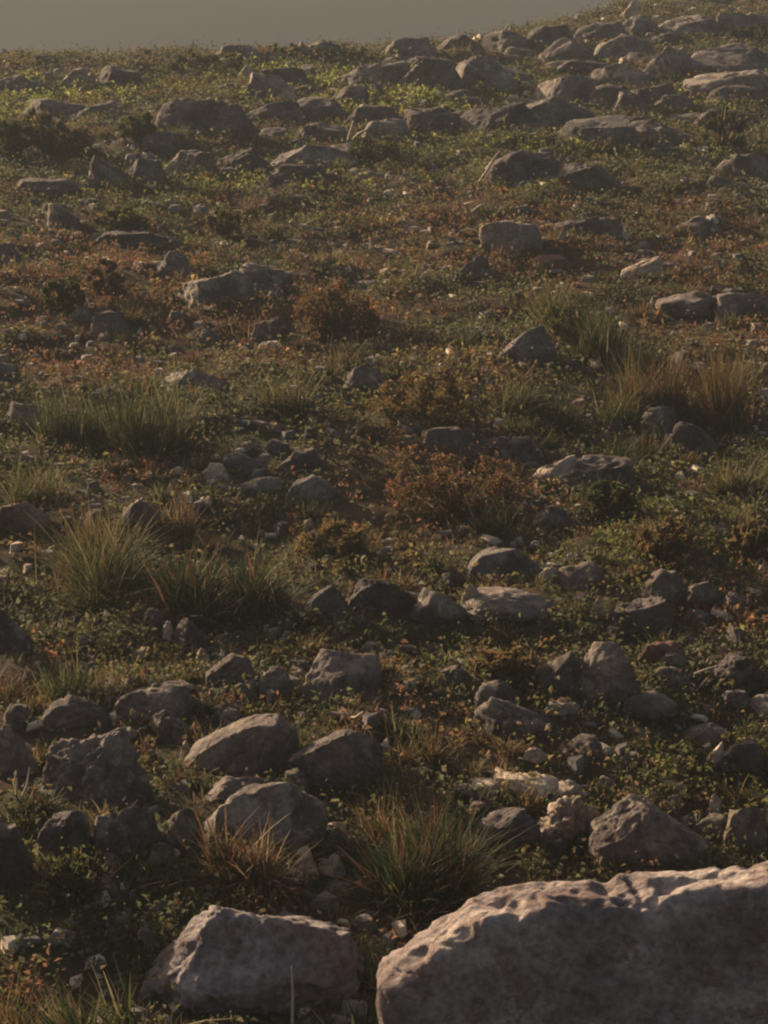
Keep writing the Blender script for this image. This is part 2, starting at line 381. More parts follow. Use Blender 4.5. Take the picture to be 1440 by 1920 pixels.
R('r', 560, 650, 1092, 1160, 3, 'dark rock in the shade left of the lit-topped brown rock', None)
R('r', 650, 772, 1070, 1158, 3, 'brown rock with a sunlit left top near the middle of the field', 'the lit-topped brown rock', ol=[(652, 1112), (685, 1082), (720, 1072), (755, 1082), (768, 1110)])
R('b', 878, 1012, 1014, 1092, 0, 'smooth domed grey boulder right of centre', 'the smooth domed boulder', ol=[(880, 1060), (905, 1030), (950, 1016), (990, 1018), (1010, 1050)], rough=0.06, sub=5)
R('r', 768, 872, 1090, 1166, 0, 'grey green rock with a thin lit upper edge left of the long dark rock', None, ol=[(770, 1130), (800, 1105), (840, 1092), (868, 1110)])
R('r', 862, 1044, 1100, 1172, 3, 'long dark rock below the smooth domed boulder', 'the long dark rock', ol=[(866, 1130), (900, 1108), (960, 1108), (1010, 1128), (1040, 1150)])
R('s', 866, 902, 1092, 1136, 1, 'pale chunk on the left end of the long dark rock', None)
R('r', 1040, 1146, 1048, 1106, 3, 'dark rock with a thin pale top edge right of the smooth domed boulder', 'the thin-edged dark rock', ol=[(1042, 1064), (1080, 1058), (1120, 1050), (1142, 1062)], flat=0.5)
R('l', 1010, 1048, 1062, 1092, 1, 'cream stone between the smooth domed boulder and the thin-edged dark rock', None)
R('r', 1140, 1262, 1108, 1196, 3, 'dark broken rock below and right of the thin-edged dark rock', 'the dark broken rock', rough=0.18)
R('r', 1200, 1282, 1058, 1128, 3, 'dark rock above the dark broken rock', None)
R('l', 1282, 1350, 1092, 1128, 3, 'low dark slab with pale left tip on the right side', None)
R('s', 1112, 1132, 1116, 1158, 1, 'pale crooked stone touching the left of the dark broken rock', None)
R('r', 1000, 1092, 1206, 1312, 3, 'dark boulder of the right-hand pair with a nick in its top', 'the nicked dark boulder', rough=0.14)
R('b', 1080, 1196, 1198, 1318, 3, 'tall dark jagged boulder of the right-hand pair', 'the jagged dark boulder', rough=0.16, sub=5)
R('r', 1195, 1290, 1196, 1255, 2, 'rounded reddish tan rock right of the jagged dark boulder', 'the reddish tan rock')
R('r', 1232, 1292, 1218, 1256, 3, 'small dark rock on the right of the reddish tan rock', None)
R('r', 884, 978, 1270, 1338, 3, 'dark rock with a thin lit crest left of the nicked dark boulder', None)
R('r', 888, 1034, 1308, 1386, 3, 'wide dark rock in front of the one with a lit crest', 'the wide rock right of centre')
R('r', 1160, 1268, 1296, 1358, 0, 'domed rock outlined by a curved sunlit rim on the right', 'the rimmed domed rock', ol=[(1162, 1340), (1180, 1312), (1215, 1298), (1250, 1300), (1265, 1325)], rough=0.06)
R('r', 1400, 1500, 1288, 1345, 0, 'grey rock at the right edge right of the rimmed domed rock', None)
R('r', 1278, 1370, 1350, 1400, 0, 'low green grey rock with a curved lit rim at the right', None, ol=[(1280, 1385), (1310, 1355), (1340, 1350), (1366, 1370)])
R('r', 1340, 1432, 1376, 1448, 3, 'dark rock behind a cream sliver near the right edge', 'the dark rock near the right edge')
R('s', 1322, 1358, 1390, 1436, 1, 'cream sliver of stone leaning right against a dark rock', None, ol=[(1325, 1425), (1350, 1392)], depth=0.6)
R('r', 1320, 1434, 1218, 1292, 3, 'dark rock at the right below the tiny white stone', None)
R('s', 1350, 1364, 1212, 1226, 1, 'tiny white stone above a dark rock at the right', None)
R('s', 1322, 1342, 1230, 1250, 1, 'tiny cream stone left of the tiny white stone at the right', None)
R('r', -30, 62, 1125, 1228, 0, 'smooth grey rock cut by the left edge halfway down', 'the smooth rock at the left edge', rough=0.07)
R('r', 532, 626, 882, 948, 0, 'smooth taupe rock with a sharp lit left edge left of centre', 'the smooth taupe rock', ol=[(535, 925), (560, 900), (590, 885), (618, 895)], rough=0.07)
R('r', 410, 515, 846, 892, 3, 'low dark rock behind and left of the smooth taupe rock', None)
R('r', 518, 615, 832, 892, 3, 'dark rock directly behind the smooth taupe rock', None)
R('r', 788, 874, 790, 856, 0, 'smooth rounded stone with lit left side above the rust bush', 'the smooth rounded stone', ol=[(790, 815), (815, 795), (840, 792), (868, 815)], rough=0.06)
R('r', 866, 1020, 812, 866, 3, 'long low shaded rock right of the smooth rounded stone', None)
R('l', 996, 1104, 852, 912, 1, 'cream fissured slab tilted up to the right', 'the cream fissured slab', ol=[(998, 900), (1040, 872), (1100, 853)], rough=0.2, strata=0.05, depth=0.8)
R('r', 1050, 1190, 848, 930, 3, 'dark rock behind the cream fissured slab', None)
R('r', 1195, 1272, 750, 812, 0, 'grey rock poking from tall grass at the right', 'the grey rock in tall grass')
R('r', 1250, 1345, 775, 868, 3, 'dark rock in deep shade right of the grey rock in tall grass', None)
R('s', 1240, 1262, 812, 848, 1, 'thin cream stone below the grey rock in tall grass', None)
R('l', 936, 1040, 610, 682, 0, 'leaning slab with a sunlit edge rising to the right', 'the leaning slab', ol=[(938, 662), (970, 635), (1000, 618), (1036, 612)], depth=0.5, rough=0.06)
R('l', 640, 720, 686, 732, 0, 'grey leaning slab with a pale upper edge left of the orange bush', None, ol=[(642, 716), (670, 698), (715, 688)], depth=0.5)
R('l', 1162, 1240, 480, 518, 1, 'pale split slab rising to the right in the red ground', 'the pale split slab', ol=[(1164, 514), (1200, 500), (1238, 482)], rough=0.15, strata=0.04, depth=0.35)
R('l', 1000, 1074, 478, 502, 2, 'flat pinkish slab lying left of the pale split slab', None)
R('r', 864, 920, 466, 526, 0, 'grey rock with a lit front corner in the red ground', None)
R('r', 905, 1010, 398, 478, 0, 'round grey rock above the red ground', 'the round grey rock')
R('l', 1046, 1166, 402, 444, 3, 'long dark slab with a thin lit top edge above the pale split slab', 'the long dark slab', ol=[(1048, 420), (1100, 412), (1160, 403)])
R('r', 1240, 1350, 538, 596, 3, 'dark rock at the right beyond the tall grass', None)
R('r', 1340, 1450, 532, 602, 3, 'dark jagged rock at the right edge beyond the tall grass', None, rough=0.15)
R('b', 332, 476, 494, 578, 0, 'large brown grey boulder left of centre with rust plants around it', 'the large brown grey boulder', rough=0.12, sub=5)
R('r', 284, 358, 458, 532, 0, 'grey rock touching the back left of the large brown grey boulder', None)
R('r', 440, 545, 488, 562, 0, 'cracked grey rock on the right of the large brown grey boulder', None, rough=0.15)
R('r', 172, 244, 574, 624, 0, 'grey rock with a pale left face and a white stone at its foot', 'the pale-faced rock')
R('s', 199, 213, 600, 618, 1, 'tiny white stone at the foot of the pale-faced rock', None)
R('r', 472, 532, 592, 642, 3, 'dark pointed rock with lit left edge in rust plants', 'the dark pointed rock')
R('l', 484, 532, 640, 654, 1, 'white flat sliver of stone just below the dark pointed rock', None)
R('s', 255, 270, 614, 636, 1, 'small white stone left of centre in the rust ground', None)
R('s', 396, 412, 612, 628, 1, 'little cream stone left of the dark pointed rock', None)
R('r', -20, 40, 668, 724, 3, 'dark rock at the left edge above the tall green grass', None)
R('r', 6, 98, 742, 806, 3, 'dark rock in shade near the left edge', 'the dark rock near the left edge')
R('s', 120, 148, 782, 802, 1, 'cream stone right of the dark rock near the left edge', None)
R('l', 308, 436, 688, 744, 0, 'flat grey slab lying above the tall green grass', 'the flat grey slab', flat=0.6)
R('r', 226, 302, 925, 1004, 3, 'dark rock standing between two rust tufts', None)
R('l', 376, 432, 870, 905, 1, 'pinkish cream stone left of the smooth taupe rock', None)
R('l', 440, 530, 893, 930, 0, 'pale grey slab tilted up to the right in front of the smooth taupe rock', None, ol=[(442, 925), (500, 902), (528, 895)])
R('l', -20, 98, 938, 996, 2, 'pink brown slab near the left edge', None, flat=0.6)
R('s', 568, 594, 970, 998, 1, 'cream stone below the smooth taupe rock', None)
R('s', 1355, 1384, 928, 950, 1, 'bright white stone near the right edge', 'the bright white stone', depth=0.8)
R('s', 1398, 1418, 910, 930, 1, 'small pale cube-shaped stone right of the bright white stone', None)
R('r', 1000, 1085, 936, 1000, 3, 'dark rock in leaves above the thin-edged dark rock', None)
R('s', 1345, 1362, 980, 992, 1, 'little tan stone below the bright white stone', None)
# upper field
R('b', 498, 652, 254, 322, 0, 'dark dome-shaped boulder with a tan left face in the upper field', 'the tan-faced boulder', ol=[(500, 295), (520, 272), (560, 258), (600, 255), (640, 275)], rough=0.07, sub=5)
R('r', 398, 512, 264, 334, 3, 'dark rock touching the left of the tan-faced boulder', None)
R('r', 298, 412, 268, 338, 0, 'long grey rock in the middle of the upper left rock row', None)
R('r', 236, 312, 284, 352, 3, 'dark blocky rock second from the left in the upper left rock row', None)
R('b', 168, 242, 278, 348, 3, 'round dark rock at the left end of the upper left rock row', 'the round dark rock')
R('b', 306, 474, 164, 250, 3, 'broad dark boulder below the ridge at upper left', 'the broad dark boulder', ol=[(308, 205), (350, 182), (400, 168), (450, 168), (470, 190)], sub=5)
R('r', 468, 572, 178, 236, 3, 'dark rock right of the broad dark boulder', None)
R('r', 556, 648, 176, 226, 3, 'dark rock left of the long sunlit mossy strip', None)
R('s', 512, 560, 170, 196, 1, 'pale chip on top of the dark rocks at the upper centre', None)
R('r', 468, 552, 122, 182, 0, 'grey rock with a pale upright flake on its left side', 'the rock with the pale flake')
R('s', 440, 476, 118, 156, 1, 'upright pale flake of rock left of a grey rock near the ridge', None, ol=[(444, 150), (472, 120)], depth=0.4)
R('b', 632, 768, 106, 170, 0, 'wide grey boulder above the left end of the sunlit mossy strip', 'the wide grey boulder', sub=5)
R('b', 752, 870, 96, 168, 3, 'dark grey boulder above the middle of the sunlit mossy strip', None, sub=5)
R('b', 850, 968, 88, 166, 0, 'brown grey boulder with a pale streak above the right of the sunlit mossy strip', None, sub=5)
R('b', 1046, 1190, 210, 272, 0, 'domed boulder with a crescent of sun on its left shoulder', 'the crescent-lit dome', ol=[(1048, 262), (1062, 238), (1090, 218), (1130, 211), (1175, 215)], rough=0.05, sub=5)
R('r', 1170, 1306, 216, 274, 3, 'low dark rock running right from the crescent-lit dome', None)
R('b', 1000, 1108, 126, 200, 0, 'rounded boulder with a sunlit rim left of a similar one', 'the left rimmed boulder', ol=[(1002, 158), (1030, 138), (1070, 129), (1104, 128)], rough=0.05, sub=5)
R('b', 1106, 1212, 106, 172, 0, 'rounded boulder with a faint lit rim in the upper right', 'the right rimmed boulder', ol=[(1108, 132), (1140, 114), (1180, 108), (1210, 120)], rough=0.05, sub=5)
R('r', 1098, 1190, 148, 210, 3, 'dark rock with a bright left edge under the right rimmed boulder', None, ol=[(1100, 182), (1135, 155), (1180, 150)])
R('l', 1145, 1206, 172, 214, 0, 'slab with a pale lit top above the crescent-lit dome', None)
R('r', 1186, 1260, 148, 206, 3, 'dark upright rock right of the right rimmed boulder', None)
R('l', 968, 1106, 184, 242, 0, 'long sloping rock left above the crescent-lit dome', 'the long sloping rock', ol=[(970, 218), (1040, 196), (1102, 186)])
R('b', 864, 992, 178, 250, 3, 'dark rock left of the long sloping rock', None, ol=[(866, 215), (920, 195), (988, 182)])
R('r', 762, 876, 192, 252, 3, 'dark low rock in the middle of the upper field', None)
R('r', 686, 776, 208, 264, 0, 'grey rock below the left half of the sunlit mossy strip', None)
R('b', 914, 1060, 268, 346, 3, 'big dark mound of rock in the upper field', 'the dark mound', rough=0.10, sub=5)
R('r', 1028, 1156, 296, 350, 3, 'flat dark rock right of the dark mound', None)
R('b', 1285, 1460, 122, 186, 0, 'long sloping boulder in the upper right corner area', 'the long upper right boulder', ol=[(1288, 165), (1340, 148), (1380, 130), (1450, 122)], sub=5)
R('b', 1270, 1460, 72, 140, 0, 'large smooth boulder with a thin lit crest at the upper right edge', 'the smooth upper right boulder', ol=[(1272, 92), (1310, 82), (1370, 76), (1455, 72)], rough=0.05, sub=5)
R('r', 1210, 1295, 76, 140, 0, 'grey rock left of the smooth upper right boulder', None)
R('b', 1160, 1240, 6, 66, 0, 'pointed rock on the ridge beside a pale post-like stone', 'the pointed ridge rock', rough=0.15)
R('s', 1158, 1196, -2, 40, 1, 'tall thin pale stone leaning on the ridge at the upper right', None, ol=[(1160, 36), (1175, 25), (1192, 0)], depth=0.5)
R('b', 1232, 1352, 2, 68, 0, 'broad ridge rock at the top right', None, rough=0.12)
R('b', 1344, 1470, 4, 66, 0, 'ridge rock in the top right corner', None, rough=0.12)
R('r', 1080, 1170, 22, 82, 0, 'grey ridge rock left of the pointed ridge rock', None, rough=0.14)
R('r', 990, 1086, 24, 88, 3, 'dark ridge rock right of the middle', None, rough=0.14)
R('r', 900, 992, 36, 96, 0, 'grey jagged ridge rock with a pale chip', None, rough=0.16)
R('r', 812, 904, 42, 106, 3, 'dark ridge rock above the brown grey boulders', 'the dark ridge rock', rough=0.14)
R('r', 728, 816, 48, 104, 0, 'grey ridge rock where the ridge starts to rise', None, rough=0.14)
R('s', 846, 862, 40, 66, 1, 'thin pale stone standing on the dark ridge rock', None, depth=0.4)
R('s', 940, 954, 50, 88, 1, 'thin pale stone standing before the jagged ridge rock', None, depth=0.4)
R('s', 952, 970, 44, 64, 1, 'small pale chip on top of the jagged ridge rock', None)
R('r', 1010, 1110, 60, 126, 3, 'dark rock behind the left rimmed boulder', None, rough=0.12)
R('r', 1120, 1215, 58, 118, 0, 'grey rock behind the right rimmed boulder', None, rough=0.12)
R('s', 1254, 1284, 88, 112, 1, 'bright tan stone left of the smooth upper right boulder', None, ol=[(1256, 108), (1282, 88)])
R('s', 1215, 1232, 64, 82, 1, 'small pale stone below the pointed ridge rock', None)
R('l', 506, 566, 58, 74, 3, 'flat dark rock on the skyline of the ridge at the centre left', 'the skyline flat rock')
R('l', 328, 388, 78, 96, 3, 'low dark rock on the skyline further left', None)
R('r', 566, 650, 62, 106, 0, 'grey rock below the skyline right of the flat one', None)
R('s', 0, 18, 92, 110, 1, 'pale stone at the left end of the skyline', None)
R('r', -20, 72, 128, 178, 0, 'grey rock at the left edge below the skyline', None)
R('r', 98, 180, 118, 168, 0, 'grey rock below the skyline at the left', None)
R('r', 176, 262, 112, 164, 3, 'dark rock with a pale streak below the skyline at the left', None)
R('s', 198, 232, 142, 160, 1, 'pale streak-like stone in front of the dark rock below the skyline', None)
R('r', 150, 246, 178, 228, 3, 'dark rock between the olive bush and the broad dark boulder', None)
R('s', 116, 128, 186, 200, 1, 'tiny white stone left of the rocks under the ridge', None)
R('r', 1342, 1450, 268, 338, 3, 'dark rock at the right edge in the upper field', None)
R('s', 1334, 1352, 292, 306, 1, 'bright white stone left of the dark rock at the right edge', None)
R('s', 1395, 1408, 226, 238, 1, 'tiny white stone above the dark rock at the right edge', None)
R('r', -20, 46, 440, 508, 0, 'grey rock at the left edge a third of the way down', None)
R('r', 190, 330, 426, 470, 3, 'low dark rock in the shade of the olive bush', None)
R('r', 92, 148, 368, 430, 0, 'grey green rock left of the olive bush', None)
R('s', 50, 68, 432, 444, 1, 'bright white sliver of stone at the left', None)
R('s', 458, 466, 430, 448, 1, 'thin white upright stone above the large brown grey boulder', None)
R('r', 28, 140, 330, 372, 3, 'dark low rock at the left below the olive bush', None)
R('r', 1255, 1340, 400, 450, 3, 'dark rock at the right below the dark shrub', None)

# ------------------------------------------------------------------ plants
GREEN = (0.088, 0.102, 0.036); DGREEN = (0.032, 0.056, 0.022); OLIVE = (0.140, 0.130, 0.048); GREY = (0.150, 0.148, 0.098)
RUST = (0.22, 0.105, 0.052); DRUST = (0.15, 0.082, 0.050); STRAW = (0.36, 0.28, 0.15); GOLD = (0.25, 0.18, 0.075); SUNLIT_MOSS = (0.27, 0.29, 0.07)  # last colour: mossy green brightened to paint in sunlit flat ground
def mixcols(pal, n, rs, jit=0.18):
    cols = np.array([p[0] for p in pal]); w = np.array([p[1] for p in pal], float); w /= w.sum()
    c = cols[rs.choice(len(pal), size=n, p=w)]
    return c * (1 + jit * rs.normal(size=(n, 1))).clip(0.5, 1.7)
def blades(base, direc, length, width, droop, col, rows=4, tipcol=None):
    """base (n,3), direc (n,3) unit; returns verts, quads, colours"""
    n = len(base); t = np.linspace(0, 1, rows)
    side = np.cross(direc, np.array([0, 0, 1.0])); ln = np.linalg.norm(side, axis=1)[:, None]
    rnd = np.stack([np.cos(np.arange(n) * 2.4), np.sin(np.arange(n) * 2.4), np.zeros(n)], 1)
    side = np.where(ln > 0.05, side / (ln + 1e-9), rnd)
    side = side * 0.6 + rnd * 0.5; side /= np.linalg.norm(side, axis=1)[:, None]
    V = np.zeros((n, rows, 2, 3)); C = np.zeros((n, rows, 2, 3))
    hor = direc * np.array([1, 1, 0]); hor /= np.linalg.norm(hor, axis=1)[:, None] + 1e-6
    for k, tt in enumerate(t):
        c = base + direc * (length * tt)[:, None] + hor * (droop * length * tt ** 2 * 0.6)[:, None] - np.array([0, 0, 1.0]) * (droop * length * tt ** 2.2 * 0.7)[:, None]
        w = width * (1 - tt ** 1.6) * 0.5 + width * 0.06
        V[:, k, 0] = c - side * w[:, None]; V[:, k, 1] = c + side * w[:, None]
        cc = col if tipcol is None else col * (1 - tt ** 1.5) + tipcol * tt ** 1.5
        C[:, k, 0] = cc; C[:, k, 1] = cc
    idx = np.arange(n * rows * 2).reshape(n, rows, 2)
    Q = np.stack([idx[:, :-1, 0], idx[:, :-1, 1], idx[:, 1:, 1], idx[:, 1:, 0]], -1).reshape(-1, 4)
    return V.reshape(-1, 3), Q, C.reshape(-1, 3)
def leaves(cent, nrm, size, col, rs, asp=0.55):
    """folded kite-shaped leaves"""
    n = len(cent); a = rs.normal(size=(n, 3)); u = np.cross(nrm, a); u /= np.linalg.norm(u, axis=1)[:, None] + 1e-9
    v = np.cross(nrm, u); s = size[:, None]; f = rs.uniform(0.05, 0.35, (n, 1))
    V = np.stack([cent - u * s * 0.5, cent + v * s * asp * 0.5 + nrm * s * f + u * s * 0.05, cent + u * s * 0.5 - nrm * s * f * 0.6, cent - v * s * asp * 0.5 + nrm * s * f + u * s * 0.05], 1)
    Q = np.arange(n * 4).reshape(n, 4)
    # split along the midrib
    T = np.concatenate([Q[:, [0, 1, 2]], Q[:, [0, 2, 3]]])
    return V.reshape(-1, 3), T, np.repeat(col, 4, axis=0)
def cat_parts(parts):
    V, Q, C, o = [], [], [], 0
    for v, q_, c in parts: V.append(v); Q.append(q_ + o); C.append(c); o += len(v)
    return np.concatenate(V), np.concatenate(Q), np.concatenate(C)
def outward(n, rs, spread):
    az = rs.uniform(0, 2 * math.pi, n); el = math.pi / 2 - np.abs(rs.normal(0, spread, n)).clip(0, 1.35)
    return np.stack([np.cos(az) * np.cos(el), np.sin(az) * np.cos(el), np.sin(el)], 1)
def tuft_mesh(r, h, n, pal, seed, spread=0.5, width=0.005, droop=0.35, tip=None, lean=(0, 0)):
    rs = np.random.RandomState(seed); d = outward(n, rs, spread); d[:, 0] += lean[0]; d[:, 1] += lean[1]; d /= np.linalg.norm(d, axis=1)[:, None]
    heads = 7; ha = rs.uniform(0, 6.28, heads); hr = r * 0.75 * np.sqrt(rs.uniform(0, 1, heads)); hk = rs.randint(0, heads, n); hs = rs.uniform(0.55, 1.1, heads)
    rad = r * 0.25 * np.sqrt(rs.uniform(0, 1, n)); a = rs.uniform(0, 6.28, n)
    base = np.stack([np.cos(ha[hk]) * hr[hk] + np.cos(a) * rad, np.sin(ha[hk]) * hr[hk] * 0.8 + np.sin(a) * rad, np.full(n, -0.02)], 1)
    L = h * hs[hk] * rs.uniform(0.3, 1.1, n)
    c = mixcols(pal, n, rs) * 0.8; tc = None
    if tip is not None:
        tc = np.where(rs.uniform(size=(n, 1)) < tip[1], np.array(tip[0]) * rs.uniform(0.7, 1.2, (n, 1)), c)
    return blades(base, d, L, width * rs.uniform(0.6, 1.3, n), droop * rs.uniform(0.2, 1.2, n) * np.where(rs.uniform(size=n) < 0.2, 2.2, 1), c, 5, tc)
def finish(nm, parts, mat, parent=None, loc=(0, 0, 0)):
    V, Q, C = cat_parts(parts); return link(nm, mesh_np(nm, V, Q, C, smooth=False), mat, loc, 0, parent)
def size_px(u0, u1, vt, vb):
    P = pix((u0 + u1) / 2, vb); k = (P - cam.location).length / F
    w = (u1 - u0) * k
    ang = PITCH + math.atan((vt - 960) / F); y = P.y + w * 0.3
    h = max(CAM_H - y * math.tan(ang) - P.z, 0.08)
    return P, w, h
PAL = {
    'rust': ([(RUST, 4), (DRUST, 3), (OLIVE, 2), (STRAW, 0.5)], (STRAW, 0.15)),
    'darkgreen': ([(DGREEN, 6), (GREEN, 2), (OLIVE, 1), (DRUST, 1.5)], (RUST, 0.15)),
    'green': ([(GREEN, 5), (OLIVE, 2), (DGREEN, 2)], (STRAW, 0.12)),
    'olive': ([(OLIVE, 5), (GREEN, 3), (GOLD, 1)], (STRAW, 0.2)),
    'mixed': ([(OLIVE, 3), (RUST, 2.5), (GREEN, 2), (GOLD, 1)], (RUST, 0.4)),
    'gold': ([(GOLD, 4), (RUST, 2), (OLIVE, 2)], (STRAW, 0.3)),
}
def tuft(u0, u1, vt, vb, pal, n, label, dry=0.08, lm=None, **kw):
    """grass tuft: living blades and dead ones as two parts"""
    P, w, h = size_px(u0, u1, vt, vb); w *= 0.85; h *= 0.88; y = P.y + w * 0.22; x = P.x * y / P.y; z = hz(x, y) - 0.01
    seed = int(abs(u0) * 3 + vb)
    n = int(n * 1.5); e = bpy.data.objects.new('grass_tuft', None); S.collection.objects.link(e); e.location = (x, y, z); e.empty_display_size = 0.05
    tag(e, label, 'grass tuft')
    p, tip = PAL[pal]; nd_ = int(n * dry)
    finish('live_blades', [tuft_mesh(w * 0.5, h * 1.08, n - nd_, p, seed, tip=tip, **kw)], M_BLADE, e)
    finish('dry_blades', [tuft_mesh(w * 0.55, h * 1.1, max(nd_, 6), [(STRAW, 3), (RUST, 2)], seed + 1, spread=kw.get('spread', 0.5) * 1.15, width=0.004, droop=0.3)], M_BLADE, e)
    if lm: LM.append((x, y, lm))
    return e
def bush(u0, u1, vt, vb, pal, label, nleaf=2600, leaf=0.022, lm=None, cat='bush', nm='low_bush', stems=160, spiky=0.0):
    P, w, h = size_px(u0, u1, vt, vb); y = P.y + w * 0.35; x = P.x * y / P.y; z = hz(x, y)
    rs = np.random.RandomState(int(abs(u0) * 5 + vb))
    e = bpy.data.objects.new(nm, None); S.collection.objects.link(e); e.location = (x, y, z); e.empty_display_size = 0.05
    tag(e, label, cat); r = w / 2
    # lumps spread through the crown
    nl = 44; h *= 0.8; lc = np.stack([rs.uniform(-0.75, 0.75, nl) * r, rs.uniform(-0.6, 0.6, nl) * r, rs.uniform(0.05, 0.95, nl) * h], 1)
    lc[:, 2] *= np.sqrt(np.clip(1.05 - (lc[:, 0] / r) ** 2, 0.1, 1)); k = rs.randint(0, nl, nleaf)
    d = rs.normal(size=(nleaf, 3)); d /= np.linalg.norm(d, axis=1)[:, None]
    lr = rs.uniform(0.08, 0.24, nl)[k][:, None] * min(r, h * 1.3)
    c = lc[k] + d * lr * rs.uniform(0.5, 1.0, (nleaf, 1)); c[:, 2] = np.abs(c[:, 2]) + 0.004; c[:, 2] = np.where(c[:, 2] > h, h * (1 - 0.15 * rs.uniform(size=nleaf)), c[:, 2])
    nrm = d + rs.normal(0, 0.5, (nleaf, 3)); nrm /= np.linalg.norm(nrm, axis=1)[:, None]
    p, tip = PAL[pal]
    lf = leaves(c, nrm, leaf * rs.uniform(0.45, 1.3, nleaf), mixcols(p, nleaf, rs, 0.25) * 0.8, rs, 0.42)
    finish('foliage', [lf], M_LEAF, e)
    kk = np.arange(stems) % nl; tgt = lc[kk] + rs.normal(0, 0.06, (stems, 3)) * r; dr = tgt; L = np.linalg.norm(dr, axis=1)
    finish('stems', [blades(np.zeros((stems, 3)) + rs.normal(0, 0.02, (stems, 3)) * [1, 1, 0], dr / L[:, None], L * rs.uniform(1.1, 1.5, stems), np.full(stems, 0.006), np.full(stems, 0.05), mixcols([(DRUST, 1), (OLIVE, 1), (STRAW, 0.5)], stems, rs), 5)], M_BLADE, e)
    if lm: LM.append((x, y, lm))
    return e

T = tuft
T(370, 565, 1480, 1668, 'rust', 800, 'broad rust brown tuft of arching grass above the ledged grey boulder', lm='the broad rust tuft', spread=0.62, droop=0.5)
T(665, 905, 1430, 1705, 'darkgreen', 1300, 'large dark green and brown tuft left of the pale slabs', lm='the large dark tuft', spread=0.5)
T(650, 760, 1440, 1590, 'rust', 260, 'rusty tuft growing behind the left of the large dark tuft', spread=0.5)
T(70, 300, 1770, 2000, 'green', 420, 'fan of green grass in the bottom left corner', lm='the bottom left grass fan', spread=0.55, width=0.008, lean=(-0.25, 0), dry=0.08)
T(-40, 120, 1790, 1990, 'mixed', 260, 'rust and green grass cut by the bottom left corner', spread=0.6)
T(640, 740, 1720, 1850, 'green', 130, 'green grass tuft in the gap between the two foreground boulders', lm='the gap tuft', spread=0.5, width=0.009, lean=(-0.3, -0.1))
T(600, 735, 1830, 1960, 'green', 150, 'bright green blades at the foot of the huge foreground boulder', spread=0.6, width=0.009)
T(250, 400, 1860, 1990, 'mixed', 160, 'short mixed grass at the left foot of the ledged grey boulder', spread=0.7)
T(20, 290, 925, 1135, 'olive', 900, 'large dark olive tuft with rusty tips at the left', lm='the large olive tuft', spread=0.6, droop=0.4)
T(120, 240, 895, 1040, 'rust', 240, 'upright orange brown tuft behind the large olive tuft', spread=0.35, droop=0.15)
T(285, 375, 880, 1020, 'rust', 220, 'upright red brown tuft right of the orange brown tuft', lm='the upright red brown tuft', spread=0.32, droop=0.15)
T(270, 600, 975, 1165, 'darkgreen', 1200, 'widest deep green tuft left of the lit-topped brown rock', lm='the widest green tuft', spread=0.72, width=0.008, droop=0.4, dry=0.05)
T(20, 210, 1170, 1330, 'green', 420, 'spiky grey green tuft near the left edge', lm='the spiky left tuft', spread=0.45, droop=0.2)
T(-50, 60, 1190, 1330, 'rust', 220, 'orange tuft cut by the left edge', spread=0.5)
T(880, 985, 900, 1010, 'green', 220, 'small spiky green tuft at the right of the rust bush', spread=0.5, droop=0.2)
T(60, 220, 650, 850, 'green', 420, 'tall grey green grass near the left edge', lm='the tall left grass', spread=0.32, droop=0.2)
T(190, 370, 660, 870, 'green', 460, 'tall grey green grass right of the first tall left grass', spread=0.32, droop=0.2)
T(0, 160, 800, 950, 'olive', 300, 'olive grass in front of the tall left grass', spread=0.45)
T(320, 395, 785, 860, 'darkgreen', 140, 'small bright dark green tuft right of the tall left grass', spread=0.45)
T(460, 600, 650, 790, 'olive', 300, 'olive tuft left of the orange bush', lm='the olive tuft', spread=0.45)
T(560, 690, 590, 700, 'olive', 240, 'pale olive tuft behind the orange bush', spread=0.5)
T(960, 1110, 490, 610, 'olive', 420, 'yellow olive tuft below the flat pinkish slab', lm='the yellow olive tuft', spread=0.4, droop=0.2)
T(1060, 1210, 520, 680, 'green', 420, 'tall green grass right of the leaning slab', spread=0.35, droop=0.2)
T(1150, 1300, 600, 790, 'mixed', 420, 'tall rust and green grass left of the right edge', lm='the tall right grass', spread=0.35, droop=0.2)
T(1270, 1440, 590, 800, 'mixed', 460, 'tall rust tipped grass touching the right edge', spread=0.35, droop=0.2)
T(1100, 1200, 660, 800, 'green', 260, 'dark green grass below the leaning slab', spread=0.4)
T(1000, 1090, 712, 812, 'darkgreen', 220, 'short deep green tuft above the long low shaded rock', spread=0.5)
T(835, 910, 580, 660, 'green', 160, 'fresh green tuft left of the leaning slab', spread=0.4)
T(900, 1020, 660, 780, 'olive', 260, 'olive tuft in front of the leaning slab', spread=0.45)
T(1330, 1440, 800, 930, 'olive', 240, 'olive tuft at the right edge above the bright white stone', spread=0.5)
T(1110, 1260, 760, 880, 'darkgreen', 300, 'dark tuft left of the grey rock in tall grass', spread=0.5)
T(110, 330, 1190, 1300, 'gold', 300, 'low golden rust grass above the wide dark rock', spread=0.75)
T(0, 90, 1490, 1560, 'olive', 110, 'small olive tuft left of the low dark rock', spread=0.6)
T(700, 850, 1330, 1440, 'mixed', 220, 'thin rust tuft right of the dark brown boulder', spread=0.6)
T(380, 470, 1020, 1110, 'green', 140, 'green spikes at the left of the widest green tuft', spread=0.4)
T(420, 560, 560, 640, 'rust', 200, 'rust grass in front of the large brown grey boulder', spread=0.6)
T(1340, 1440, 640, 720, 'olive', 150, 'olive grass behind the rust tipped grass at the right edge', spread=0.4)
B = bush
B(690, 1000, 850, 1005, 'rust', 'wide rust red bush in the middle of the field', 5200, 0.020, lm='the rust red bush', spiky=1)
